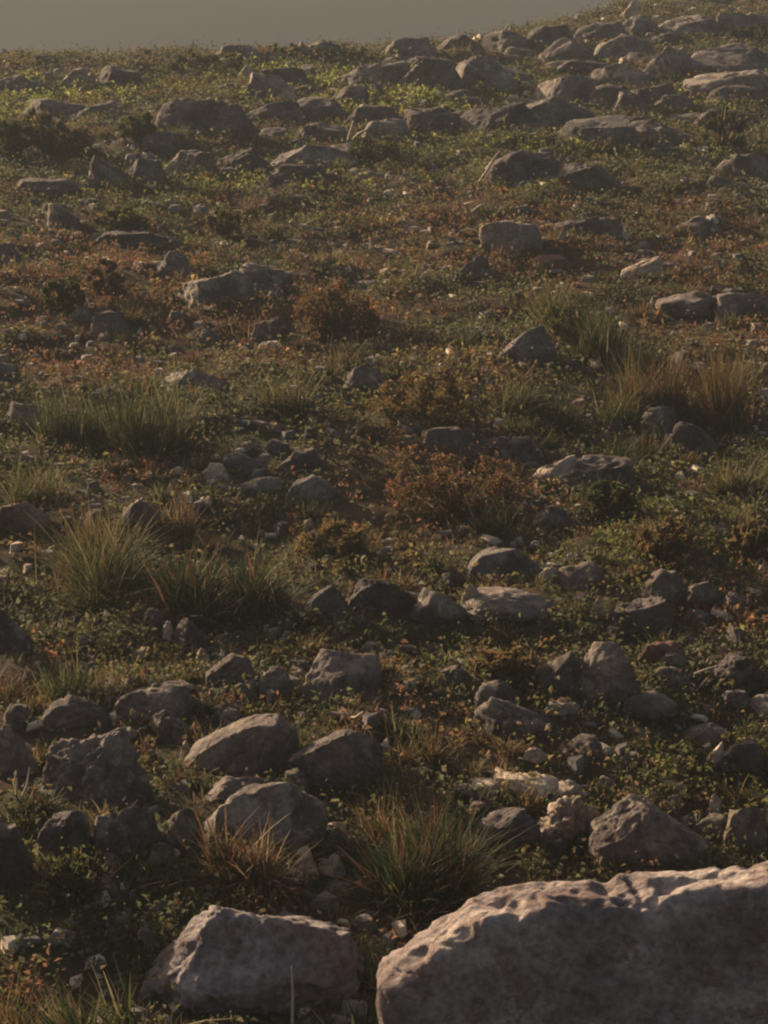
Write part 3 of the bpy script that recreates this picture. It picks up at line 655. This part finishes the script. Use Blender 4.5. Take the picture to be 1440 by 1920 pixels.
B(675, 900, 655, 800, 'gold', 'orange olive bush above the smooth rounded stone', 4200, 0.022, lm='the orange bush')
B(1000, 1130, 560, 660, 'olive', 'soft olive bush behind the leaning slab', 2400, 0.022)
B(20, 140, 190, 300, 'olive', 'rounded olive bush near the left edge of the upper field', 2800, 0.035, lm='the olive bush')
B(-40, 70, 205, 300, 'green', 'green bush cut by the left edge of the upper field', 2200, 0.035)
B(95, 190, 242, 305, 'rust', 'low rusty bush right of the rounded olive bush', 1800, 0.03)
B(215, 300, 205, 272, 'olive', 'small olive bush above the upper left rock row', 1600, 0.035)
B(170, 290, 372, 450, 'olive', 'dark olive bush below the upper left rock row', 2400, 0.032, lm='the dark olive bush')
B(640, 760, 258, 320, 'darkgreen', 'dark green bush right of the tan-faced boulder', 2000, 0.03)
B(1310, 1400, 178, 285, 'darkgreen', 'dark shrub at the right edge of the upper field', 2400, 0.032, lm='the dark shrub')
B(1345, 1470, 45, 84, 'darkgreen', 'dark green bush behind the smooth upper right boulder', 2000, 0.04)
B(470, 720, 92, 122, 'olive', 'wide low olive growth under the skyline', 2600, 0.04)
B(300, 470, 92, 140, 'olive', 'low olive growth under the left skyline', 2200, 0.04)
B(160, 240, 470, 560, 'rust', 'rust bush at the left above the pale-faced rock', 2000, 0.028)
B(80, 165, 500, 590, 'green', 'grey green bush left of the rust bush', 2000, 0.028)
B(540, 730, 520, 640, 'rust', 'wide rust bush right of the large brown grey boulder', 3600, 0.024, lm='the wide rust bush')
B(1080, 1200, 905, 985, 'green', 'leafy green plant below the cream fissured slab', 1800, 0.024)
B(1180, 1300, 960, 1060, 'gold', 'golden plant above the dark broken rock', 1800, 0.024)
B(880, 1010, 1210, 1290, 'gold', 'yellow leafy plant left of the nicked dark boulder', 1500, 0.026)
B(1350, 1450, 960, 1060, 'gold', 'golden plant at the right edge below the bright white stone', 1800, 0.024)
B(545, 700, 975, 1060, 'gold', 'golden plant right of the widest green tuft', 1800, 0.022)
B(380, 460, 380, 450, 'mixed', 'small rusty plant above the large brown grey boulder', 1200, 0.028)
B(80, 200, 1600, 1700, 'green', 'low green plant at the lower left', 1800, 0.022)

# dry stalks
def tube(pts, r):
    pts = [Vector(p) for p in pts]; V = []; Fq = []
    for i, p in enumerate(pts):
        t = (pts[min(i + 1, len(pts) - 1)] - pts[max(i - 1, 0)]).normalized(); a = t.cross(Vector((0.3, 1, 0.2))).normalized(); b = t.cross(a)
        rr = r * (1 - 0.6 * i / (len(pts) - 1))
        for k in range(6): V.append(p + (a * math.cos(k * math.pi / 3) + b * math.sin(k * math.pi / 3)) * rr)
        if i:
            for k in range(6): Fq.append(((i - 1) * 6 + k, (i - 1) * 6 + (k + 1) % 6, i * 6 + (k + 1) % 6, i * 6 + k))
    return np.array([v[:] for v in V]), np.array(Fq)
def twig(u0, u1, vt, vb, arms, label, r=0.007, nm='dry_twig'):
    """arms: lists of photo points, foot first; the whole twig stands in one loose clump"""
    P = pix((u0 + u1) / 2, vb); k = (P - cam.location).length / F; V, Q, o = [], [], 0; rs = random.Random(u0)
    for arm in arms:
        dy = rs.uniform(-0.04, 0.04)
        pts = [(((u - (u0 + u1) / 2) * k), dy * i, (vb - v) * k / math.cos(PITCH) - 0.01) for i, (u, v) in enumerate(arm)]
        v_, q_ = tube(pts, r * rs.uniform(0.8, 1.2)); V.append(v_); Q.append(q_ + o); o += len(v_)
    o_ = link(nm, mesh_np(nm, np.concatenate(V), np.concatenate(Q)), M_TWIG, P); tag(o_, label, 'twig'); return o_
twig(640, 690, 222, 270, [[(652, 270), (658, 245), (664, 224)], [(655, 270), (672, 250), (688, 240)]], 'forked pale dry stalk right of the tan-faced boulder', 0.018)
twig(890, 940, 285, 345, [[(895, 345), (912, 318), (922, 300)], [(912, 318), (936, 286)], [(920, 302), (908, 296)]], 'tall leaning dry stalk left of the dark mound', 0.013)
twig(870, 910, 374, 402, [[(880, 400), (872, 380), (890, 374)], [(884, 398), (900, 384), (908, 380)], [(878, 392), (866, 386)]], 'curled cream dry twig above the red ground', 0.014)
twig(640, 700, 1304, 1345, [[(640, 1342), (668, 1328), (682, 1306)], [(668, 1328), (690, 1334)], [(655, 1335), (640, 1325)]], 'forked cream dry twig above the dark brown boulder', 0.006)
twig(1300, 1345, 1240, 1300, [[(1300, 1258), (1320, 1246), (1342, 1236)], [(1305, 1290), (1325, 1270), (1340, 1275)]], 'thin crossing dry twigs right of the rimmed domed rock', 0.005)
twig(536, 560, 1800, 1930, [[(548, 1925), (549, 1870), (547, 1815)]], 'single upright green stalk with pale tip before the ledged grey boulder', 0.004)
twig(25, 50, 1440, 1515, [[(36, 1515), (34, 1480), (38, 1445)], [(36, 1500), (26, 1470), (28, 1455)], [(37, 1498), (48, 1478), (52, 1450)]], 'pronged pale stalk at the left edge left of the big left boulder', 0.005)
twig(300, 330, 1470, 1515, [[(322, 1515), (318, 1490), (314, 1474)], [(320, 1500), (332, 1488)]], 'tiny dry sprig by the blocky flat-topped rock', 0.004)
twig(1330, 1380, 985, 1000, [[(1225, 1010), (1235, 990), (1240, 975)]], 'short dry stem above the golden plant', 0.005)
twig(800, 815, 1655, 1715, [[(806, 1715), (804, 1680), (800, 1660)], [(805, 1695), (812, 1683)]], 'small fresh sprig before the large dark tuft', 0.004)

# ------------------------------------------------------------------ more stones and tufts, placed by chance, named by their neighbours
def relation(x, y, used):
    best = None
    for (lx, ly, ph) in LM:
        dx, dy = x - lx, (y - ly)
        d = math.hypot(dx, dy * 0.8)
        if best is None or d < best[0]: best = (d, dx, dy, ph)
    d, dx, dy, ph = best
    if abs(dx) > abs(dy) * 0.8: r = 'right of' if dx > 0 else 'left of'
    else: r = 'behind' if dy > 0 else 'in front of'
    far = 'close ' if d < 0.45 else ''
    return f'{far}{r} {ph}'
def place_extra(n, sep):
    out = []; tries = 0
    while len(out) < n and tries < 20000:
        tries += 1
        y = 4.6 * (20.5 / 4.6) ** random.random() if random.random() < 0.6 else random.uniform(4.6, 22)
        x = random.uniform(-0.19, 0.19) * y
        if random.random() < 0.65:      # stones gather against bigger ones
            ox, oy, rx, ry, hh = random.choice(OBST[:150]); an = random.uniform(0, 6.28); q0 = random.uniform(1.02, 1.5)
            x, y = ox + (rx + 0.05) * q0 * math.cos(an), oy + (ry + 0.06) * q0 * math.sin(an)
            if y < 4.6 or y > 22 or abs(x) > 0.19 * y: continue
        if any((x - a) ** 2 + (y - b) ** 2 < sep * sep * (0.4 + y / 10) for a, b in out): continue
        if any(((x - ox) / (rx + 0.03)) ** 2 + ((y - oy) / (ry + 0.03)) ** 2 < 1 for ox, oy, rx, ry, hh in OBST): continue
        out.append((x, y))
    return out
extras = []   # (object, description, x, y)
protos = [rock_mesh(1, random.uniform(0.45, 0.8), random.uniform(0.7, 1.0), 900 + k, sub=4, rough=random.uniform(0.08, 0.16)) for k in range(9)]
DESC = {0: ['dull grey stone', 'grey brown stone'], 1: ['pale cream stone', 'whitish stone'], 2: ['reddish stone', 'rusty brown stone'], 3: ['dark stone', 'dark brown stone']}
cnt = 0
for (x, y) in place_extra(275, 0.12):
    mat = random.choices([0, 1, 2, 3], [4, 4.5, 1.2, 3])[0]
    s = random.uniform(0.35, 1.0) ** 1.5 * (0.15 if mat in (0, 3) else 0.08) * (0.6 + y / 22)
    s = max(s, 0.028)
    me = protos[cnt % 9].copy(); me.materials.clear(); me.materials.append(M_SETS[mat])
    o = link('stone', me, None, (x, y, hz(x, y) + 0.004), random.uniform(0, 6.28)); o.scale = (s, s, s * random.uniform(0.55, 0.9))
    size = 'small' if s < 0.09 else 'medium' if s < 0.16 else 'larger'
    extras.append((o, f'{size} {DESC[mat][cnt % 2]}', 'stone', x, y, 'loose stones scattered over the field')); OBST.append((x, y, s / 2, s / 2, s * 0.5)); cnt += 1
flat_protos = [rock_mesh(1, random.uniform(0.28, 0.42), random.uniform(0.5, 0.8), 950 + k, sub=4) for k in range(6)]
got = []
for _ in range(3000):
    if len(got) >= 48: break
    if len(got) < 30: u, v = random.uniform(640, 1430), random.uniform(75, 260)
    else: u, v = random.uniform(0, 760), random.uniform(110, 350)
    p_ = pix(u, v)
    if v < 100 and u < 900: continue
    if any((p_.x - a) ** 2 + (p_.y - b) ** 2 < 0.16 for a, b in got) or any(((p_.x - ox) / (rx + .05)) ** 2 + ((p_.y - oy) / (ry + .05)) ** 2 < 1 for ox, oy, rx, ry, hh in OBST): continue
    got.append((p_.x, p_.y)); mat = random.choice([0, 3, 3]); s = random.uniform(0.25, 0.6)
    me = flat_protos[len(got) % 6].copy(); me.materials.clear(); me.materials.append(M_SETS[mat])
    o = link('rock', me, None, (p_.x, p_.y, p_.z + 0.0), random.uniform(-0.6, 0.6) + random.choice([0, math.pi])); o.scale = (s, s, s * random.uniform(0.5, 0.85))
    extras.append((o, f"{'wide' if s > 0.45 else 'narrow'} low {DESC[mat][len(got) % 2].replace('stone', 'rock')}", 'rock', p_.x, p_.y, 'low rocks of the upper field')); OBST.append((p_.x, p_.y, s / 2, s * 0.35, s * 0.3))
tp = []
for k, (pal, dn) in enumerate([('green', 'short green tuft'), ('olive', 'short olive tuft'), ('rust', 'short rust tuft'), ('mixed', 'rust-tipped green tuft'), ('darkgreen', 'dark green tuft'), ('gold', 'golden brown tuft')]):
    for j in range(2):
        V, Q, C = tuft_mesh(0.5, 1.0, 170, PAL[pal][0], 70 + k * 5 + j, spread=0.55 + 0.2 * j, width=0.045, droop=0.35, tip=PAL[pal][1])
        tp.append((mesh_np('grass_tuft', V, Q, C, smooth=False), dn))
for (x, y) in place_extra(240, 0.16):
    # rust and green follow the ground colours of the photo
    me, dn = random.choice(tp)
    s = random.uniform(0.06, 0.13) * (0.75 + y / 28)
    o = link('grass_tuft', me, M_BLADE, (x, y, hz(x, y) - 0.005), random.uniform(0, 6.28)); o.scale = (s * 1.3, s * 1.3, s)
    extras.append((o, dn, 'grass tuft', x, y, 'short grass tufts scattered over the field'))
byl = {}
for e in extras: byl.setdefault(f'{e[1]} {relation(e[3], e[4], None)}', []).append(e)
for lab, es in byl.items():
    es.sort(key=lambda e: e[4]); k = len(es)
    for i, e in enumerate(es):
        ORD = ['nearest', 'second nearest', 'third nearest', 'fourth nearest', 'fifth nearest', 'sixth nearest', 'seventh nearest']
        if k == 1: l = lab
        elif k == 2: l = ('nearer ' if i == 0 else 'farther ') + lab
        elif k <= 7: l = (ORD[i] if i < k - 1 else 'farthest') + ' ' + lab
        else: l = lab
        if k > 7: e[0]['group'] = lab
        else: e[0]['group'] = e[5]
        e[0]['label'] = l; e[0]['category'] = e[2]

# ------------------------------------------------------------------ ground cover nobody could count
# patches of growth in the photo: (u, v, half width, half height, palette, strength); mossy strips have sunlight painted into their colour
PATCH = [(790, 178, 200, 22, 'sunlit_moss', 3), (640, 180, 60, 20, 'sunlit_moss', 1.5), (60, 195, 140, 14, 'sunlit_moss', 2.5), (530, 150, 120, 22, 'sunlit_moss', 1.6), (390, 145, 90, 30, 'olive', 1.5), (420, 345, 200, 22, 'sunlit_moss', 1.4),
         (300, 382, 120, 25, 'olive', 1.2), (1150, 290, 200, 22, 'sunlit_moss', 1.4), (800, 280, 120, 30, 'olive', 1.5), (1400, 165, 60, 10, 'sunlit_moss', 1.5), (1280, 215, 60, 30, 'sunlit_moss', 1.0), (950, 330, 60, 40, 'olive', 1),
         (200, 480, 130, 50, 'rust', 2.4), (60, 560, 140, 60, 'rust', 2.2), (350, 640, 260, 60, 'rust', 2.4), (620, 560, 120, 70, 'rust', 2.0), (130, 680, 90, 50, 'rust', 1.5),
         (900, 440, 160, 70, 'rust', 1.9), (1150, 470, 200, 60, 'rust', 1.6), (1290, 410, 90, 40, 'rust', 1.5), (430, 395, 60, 30, 'rust', 1.2), (860, 390, 60, 30, 'rust', 1.3),
         (850, 930, 190, 80, 'rust', 2.4), (1350, 620, 120, 60, 'rust', 1.4), (800, 700, 140, 70, 'gold', 1.6), (1120, 930, 120, 40, 'green', 2.0), (1250, 1000, 150, 80, 'olive', 1.5),
         (1380, 1150, 120, 90, 'rust', 1.6), (640, 1010, 120, 70, 'gold', 2.0), (820, 1040, 100, 40, 'gold', 1.6), (260, 1220, 170, 80, 'gold', 1.8), (70, 1300, 90, 60, 'rust', 1.2), (470, 1180, 90, 60, 'green', 1.8), (960, 1250, 90, 70, 'gold', 1.8),
         (800, 1190, 130, 60, 'green', 1.8), (1150, 1340, 200, 60, 'green', 1.5), (1100, 1420, 260, 60, 'gold', 1.3), (760, 1350, 130, 60, 'rust', 1.5), (1330, 1450, 150, 60, 'olive', 1.3), (200, 1700, 260, 90, 'green', 1.3),
         (260, 1650, 120, 50, 'olive', 1.3), (130, 1850, 160, 70, 'rust', 1.0), (500, 950, 140, 50, 'green', 1.2), (570, 800, 120, 40, 'green', 1.2), (60, 1010, 90, 60, 'rust', 1.2), (600, 1700, 200, 60, 'rust', 1.0), (1180, 1640, 200, 60, 'rust', .8)]
PCOL = {'sunlit_moss': [(SUNLIT_MOSS, 4), ((0.30, 0.28, 0.08), 2), (OLIVE, 1)], 'olive': [(OLIVE, 3), (GREEN, 2), (SUNLIT_MOSS, 0.3)], 'rust': [(RUST, 4), (DRUST, 3), ((0.24, 0.145, 0.095), 2), (OLIVE, 1.5)],
        'gold': [(GOLD, 3), (RUST, 1.5), (OLIVE, 2), (STRAW, 0.7)], 'green': [(GREEN, 3), (GREY, 2), (DGREEN, 1), (OLIVE, 0.6)]}
BASEP = [(GREEN, 3), (OLIVE, 4), (GREY, 3), (DGREEN, 1), (RUST, 0.9), (DRUST, 0.6), (GOLD, 0.5)]
WP = []
for (u, v, ru, rv, pal, st) in PATCH:
    p = pix(u, v); a, b = pix(u, v + rv * 0.5), pix(u, v - rv * 0.5)
    WP.append((p.x, p.y, ru * p.y / F, max(abs(b.y - a.y), 0.1), pal, st))
pals = list(PCOL)
def zone_cols(x, y, rs):
    n = len(x); wsum = np.zeros((n, len(pals)))
    for (cx, cy, rx, ry, pal, st) in WP:
        wsum[:, pals.index(pal)] += st * 1.8 * np.exp(-(((x - cx) / rx) ** 2 + ((y - cy) / ry) ** 2) * 1.1)
    # drifts outside the listed patches
    wsum[:, pals.index('rust')] += np.clip(n2(x, y, 0.9, 40, 2) - 0.3, 0, 1) * 1.6
    wsum[:, pals.index('green')] += np.clip(n2(x, y, 0.8, 50, 2) - 0.3, 0, 1) * 1.2; wsum[:, pals.index('gold')] += np.clip(n2(x, y, 0.6, 70, 2) - 0.25, 0, 1) * 1.6
    wb = np.ones((n, 1)) * 0.9; w = np.concatenate([wb, wsum], 1); w /= w.sum(1)[:, None]
    # neighbours share a kind: the draw itself drifts smoothly over the ground
    U = n2(x, y, 0.22, 91, 2) * 1.1 + rs.normal(0, 0.16, n); U = 0.5 + 0.5 * np.tanh(U * 1.6)
    ch = (w.cumsum(1) < U[:, None]).sum(1).clip(0, len(pals))
    col = np.zeros((n, 3))
    for k in range(len(pals) + 1):
        m = ch == k
        if m.any(): col[m] = 0.55 * mixcols(BASEP if k == 0 else PCOL[pals[k - 1]], int(m.sum()), rs, 0.15) + 0.45 * np.average(np.array([c_[0] for c_ in (BASEP if k == 0 else PCOL[pals[k - 1]])]), axis=0, weights=[c_[1] for c_ in (BASEP if k == 0 else PCOL[pals[k - 1]])])
    return col
def scatter(n, ylo=3.4, yhi=27, p=1.0, side=1.7):
    """denser near the viewer"""
    u = RS.uniform(size=n); y = (ylo ** (1 - p) + u * (yhi ** (1 - p) - ylo ** (1 - p))) ** (1 / (1 - p)) if p != 1 else ylo * (yhi / ylo) ** u
    x = RS.uniform(-1, 1, n) * (0.19 * y + side)
    return x, y
def off_rocks(x, y, margin=0.82):
    keep = np.ones(len(x), bool)
    for ox, oy, rx, ry, hh in OBST:
        if hh < 0.03: continue
        keep &= ((x - ox) / (rx * margin)) ** 2 + ((y - oy) / (ry * margin)) ** 2 > 1
    return keep
# clumps: leaves gather round little plants
nc = 42000; cx, cy = scatter(nc, p=0.7)
dens = n2(cx, cy, 0.5, 60, 3) + 0.35
k_ = (RS.uniform(size=nc) < np.clip(dens * 1.4 + 0.25, 0.18, 1)) & off_rocks(cx, cy); cx, cy = cx[k_], cy[k_]; ccol = zone_cols(cx, cy, RS)
redd = ccol[:, 0] / ccol[:, 1]; k_ = (redd < 1.3) | (RS.uniform(size=len(cx)) < 0.5); cx, cy, ccol = cx[k_], cy[k_], ccol[k_] * 0.92; nc = len(cx)
per = 15; r_ = RS.uniform(0.02, 0.065, nc) * (0.8 + cy / 30)
X = np.repeat(cx, per) + np.repeat(r_, per) * RS.normal(0, 0.8, nc * per); Y = np.repeat(cy, per) + np.repeat(r_, per) * RS.normal(0, 0.8, nc * per)
hh = np.repeat(r_ * RS.uniform(0.5, 1.3, nc), per) * np.abs(RS.normal(0.5, 0.4, nc * per))
keep = off_rocks(X, Y, 0.88); X, Y, hh = X[keep], Y[keep], hh[keep]; ci = np.repeat(np.arange(nc), per)[keep]
Z = height(X, Y) + hh + 0.006; n = len(X)
nrm = np.stack([RS.normal(0, 0.75, n), RS.normal(0, 0.75, n), np.abs(RS.normal(0.6, 0.4, n)) + 0.1], 1); nrm /= np.linalg.norm(nrm, axis=1)[:, None]
lc_ = ccol[ci] * (1 + 0.2 * RS.normal(size=(n, 1))).clip(0.6, 1.6)
cover = finish('ground_cover', [leaves(np.stack([X, Y, Z], 1), nrm, (0.009 + 0.017 * RS.uniform(size=n) ** 1.7) * (0.75 + Y / 18), lc_, RS, 0.62)], M_LEAF)
tag(cover, 'low leafy plants and mossy growth covering the soil between the rocks', 'ground cover', kind='stuff')
# short grass
ng = 38000; gx_, gy_ = scatter(ng, p=0.7); k_ = (n2(gx_, gy_, 0.7, 80, 2) > -0.3) & off_rocks(gx_, gy_); gx_, gy_ = gx_[k_], gy_[k_]; ng = len(gx_)
per = 9; gc = zone_cols(gx_, gy_, RS) * 1.15; X = np.repeat(gx_, per) + RS.normal(0, 0.014, ng * per); Y = np.repeat(gy_, per) + RS.normal(0, 0.014, ng * per)
d = outward(ng * per, RS, 0.6); L = np.repeat(RS.uniform(0.02, 0.07, ng) * (0.85 + gy_ / 40), per) * RS.uniform(0.5, 1.1, ng * per)
grass = finish('short_grass', [blades(np.stack([X, Y, height(X, Y) - 0.004], 1), d, L, (0.0028 + 0.0016 * RS.uniform(size=ng * per)) * (0.6 + Y / 11), RS.uniform(0.1, 0.7, ng * per), np.repeat(gc, per, axis=0), 3)], M_BLADE)
tag(grass, 'short rust and green grass growing all over the field', 'grass', kind='stuff')
# pebbles
npb = 17000; px_, py_ = scatter(npb, p=0.7); k_ = off_rocks(px_, py_) & (n2(px_, py_, 0.8, 33, 2) > -0.3); px_, py_ = px_[k_], py_[k_]; npb = len(px_)
P1, F1 = ico(2); P1 = P1 * (1 + 0.16 * noise3(P1 * 1.7 + 3))[:, None]
for nv_ in RS.normal(size=(9, 3)):
    nv_ = nv_ / np.linalg.norm(nv_); dd = P1 @ nv_; P1 = P1 - nv_ * np.clip(dd - dd.max() * 0.5, 0, None)[:, None]
s = (0.008 + 0.052 * RS.uniform(size=npb) ** 2.5) * (0.7 + py_ / 20); sc3 = np.stack([s, s * RS.uniform(0.6, 1, npb), s * RS.uniform(0.4, 0.8, npb)], 1)
an = RS.uniform(0, 6.28, npb); ca, sa = np.cos(an)[:, None], np.sin(an)[:, None]
PV = P1[None] * sc3[:, None, :]; PV = np.stack([PV[..., 0] * ca - PV[..., 1] * sa, PV[..., 0] * sa + PV[..., 1] * ca, PV[..., 2]], -1)
PV += np.stack([px_, py_, height(px_, py_) + s * 0.20], 1)[:, None, :]
PF = (F1[None] + (np.arange(npb) * len(P1))[:, None, None]).reshape(-1, 3)
pc = np.array([(0.50, 0.40, 0.28), (0.20, 0.165, 0.13), (0.12, 0.10, 0.085), (0.20, 0.125, 0.085)])[RS.choice(4, npb, p=[0.2, 0.3, 0.34, 0.16])]
mp, nt_, b_ = new_mat('pebble'); at_ = nd(nt_, 'ShaderNodeAttribute'); at_.attribute_name = 'col'; nt_.links.new(at_.outputs['Color'], b_.inputs['Base Color']); b_.inputs['Roughness'].default_value = 0.9
peb = link('gravel', mesh_np('gravel', PV.reshape(-1, 3), PF, np.repeat(pc, len(P1), axis=0), smooth=False), mp)
tag(peb, 'small angular stones and pebbles strewn over the soil', 'gravel', kind='stuff')

# ------------------------------------------------------------------ the evening haze, one even volume round the whole field and valley
hzv = np.array([(sx, sy, sz) for sx in (-1700, 1700) for sy in (-1000, 3100) for sz in (GMIN - 1.0, max(GMAX + 1.0, CAM_H + 0.6))], float)
hzf = np.array([[0, 1, 3, 2], [4, 6, 7, 5], [0, 4, 5, 1], [2, 3, 7, 6], [0, 2, 6, 4], [1, 5, 7, 3]])
mh = bpy.data.materials.new('haze'); mh.use_nodes = True; mh.node_tree.nodes.clear()
pv = mh.node_tree.nodes.new('ShaderNodeVolumePrincipled'); pv.inputs['Density'].default_value = HAZE
pv.inputs['Color'].default_value = (0.17, 0.185, 0.20, 1); pv.inputs['Anisotropy'].default_value = 0.2
mo = mh.node_tree.nodes.new('ShaderNodeOutputMaterial'); mh.node_tree.links.new(pv.outputs[0], mo.inputs['Volume'])
haze = link('haze', mesh_np('haze', hzv, hzf, smooth=False), mh); tag(haze, kind='stuff')
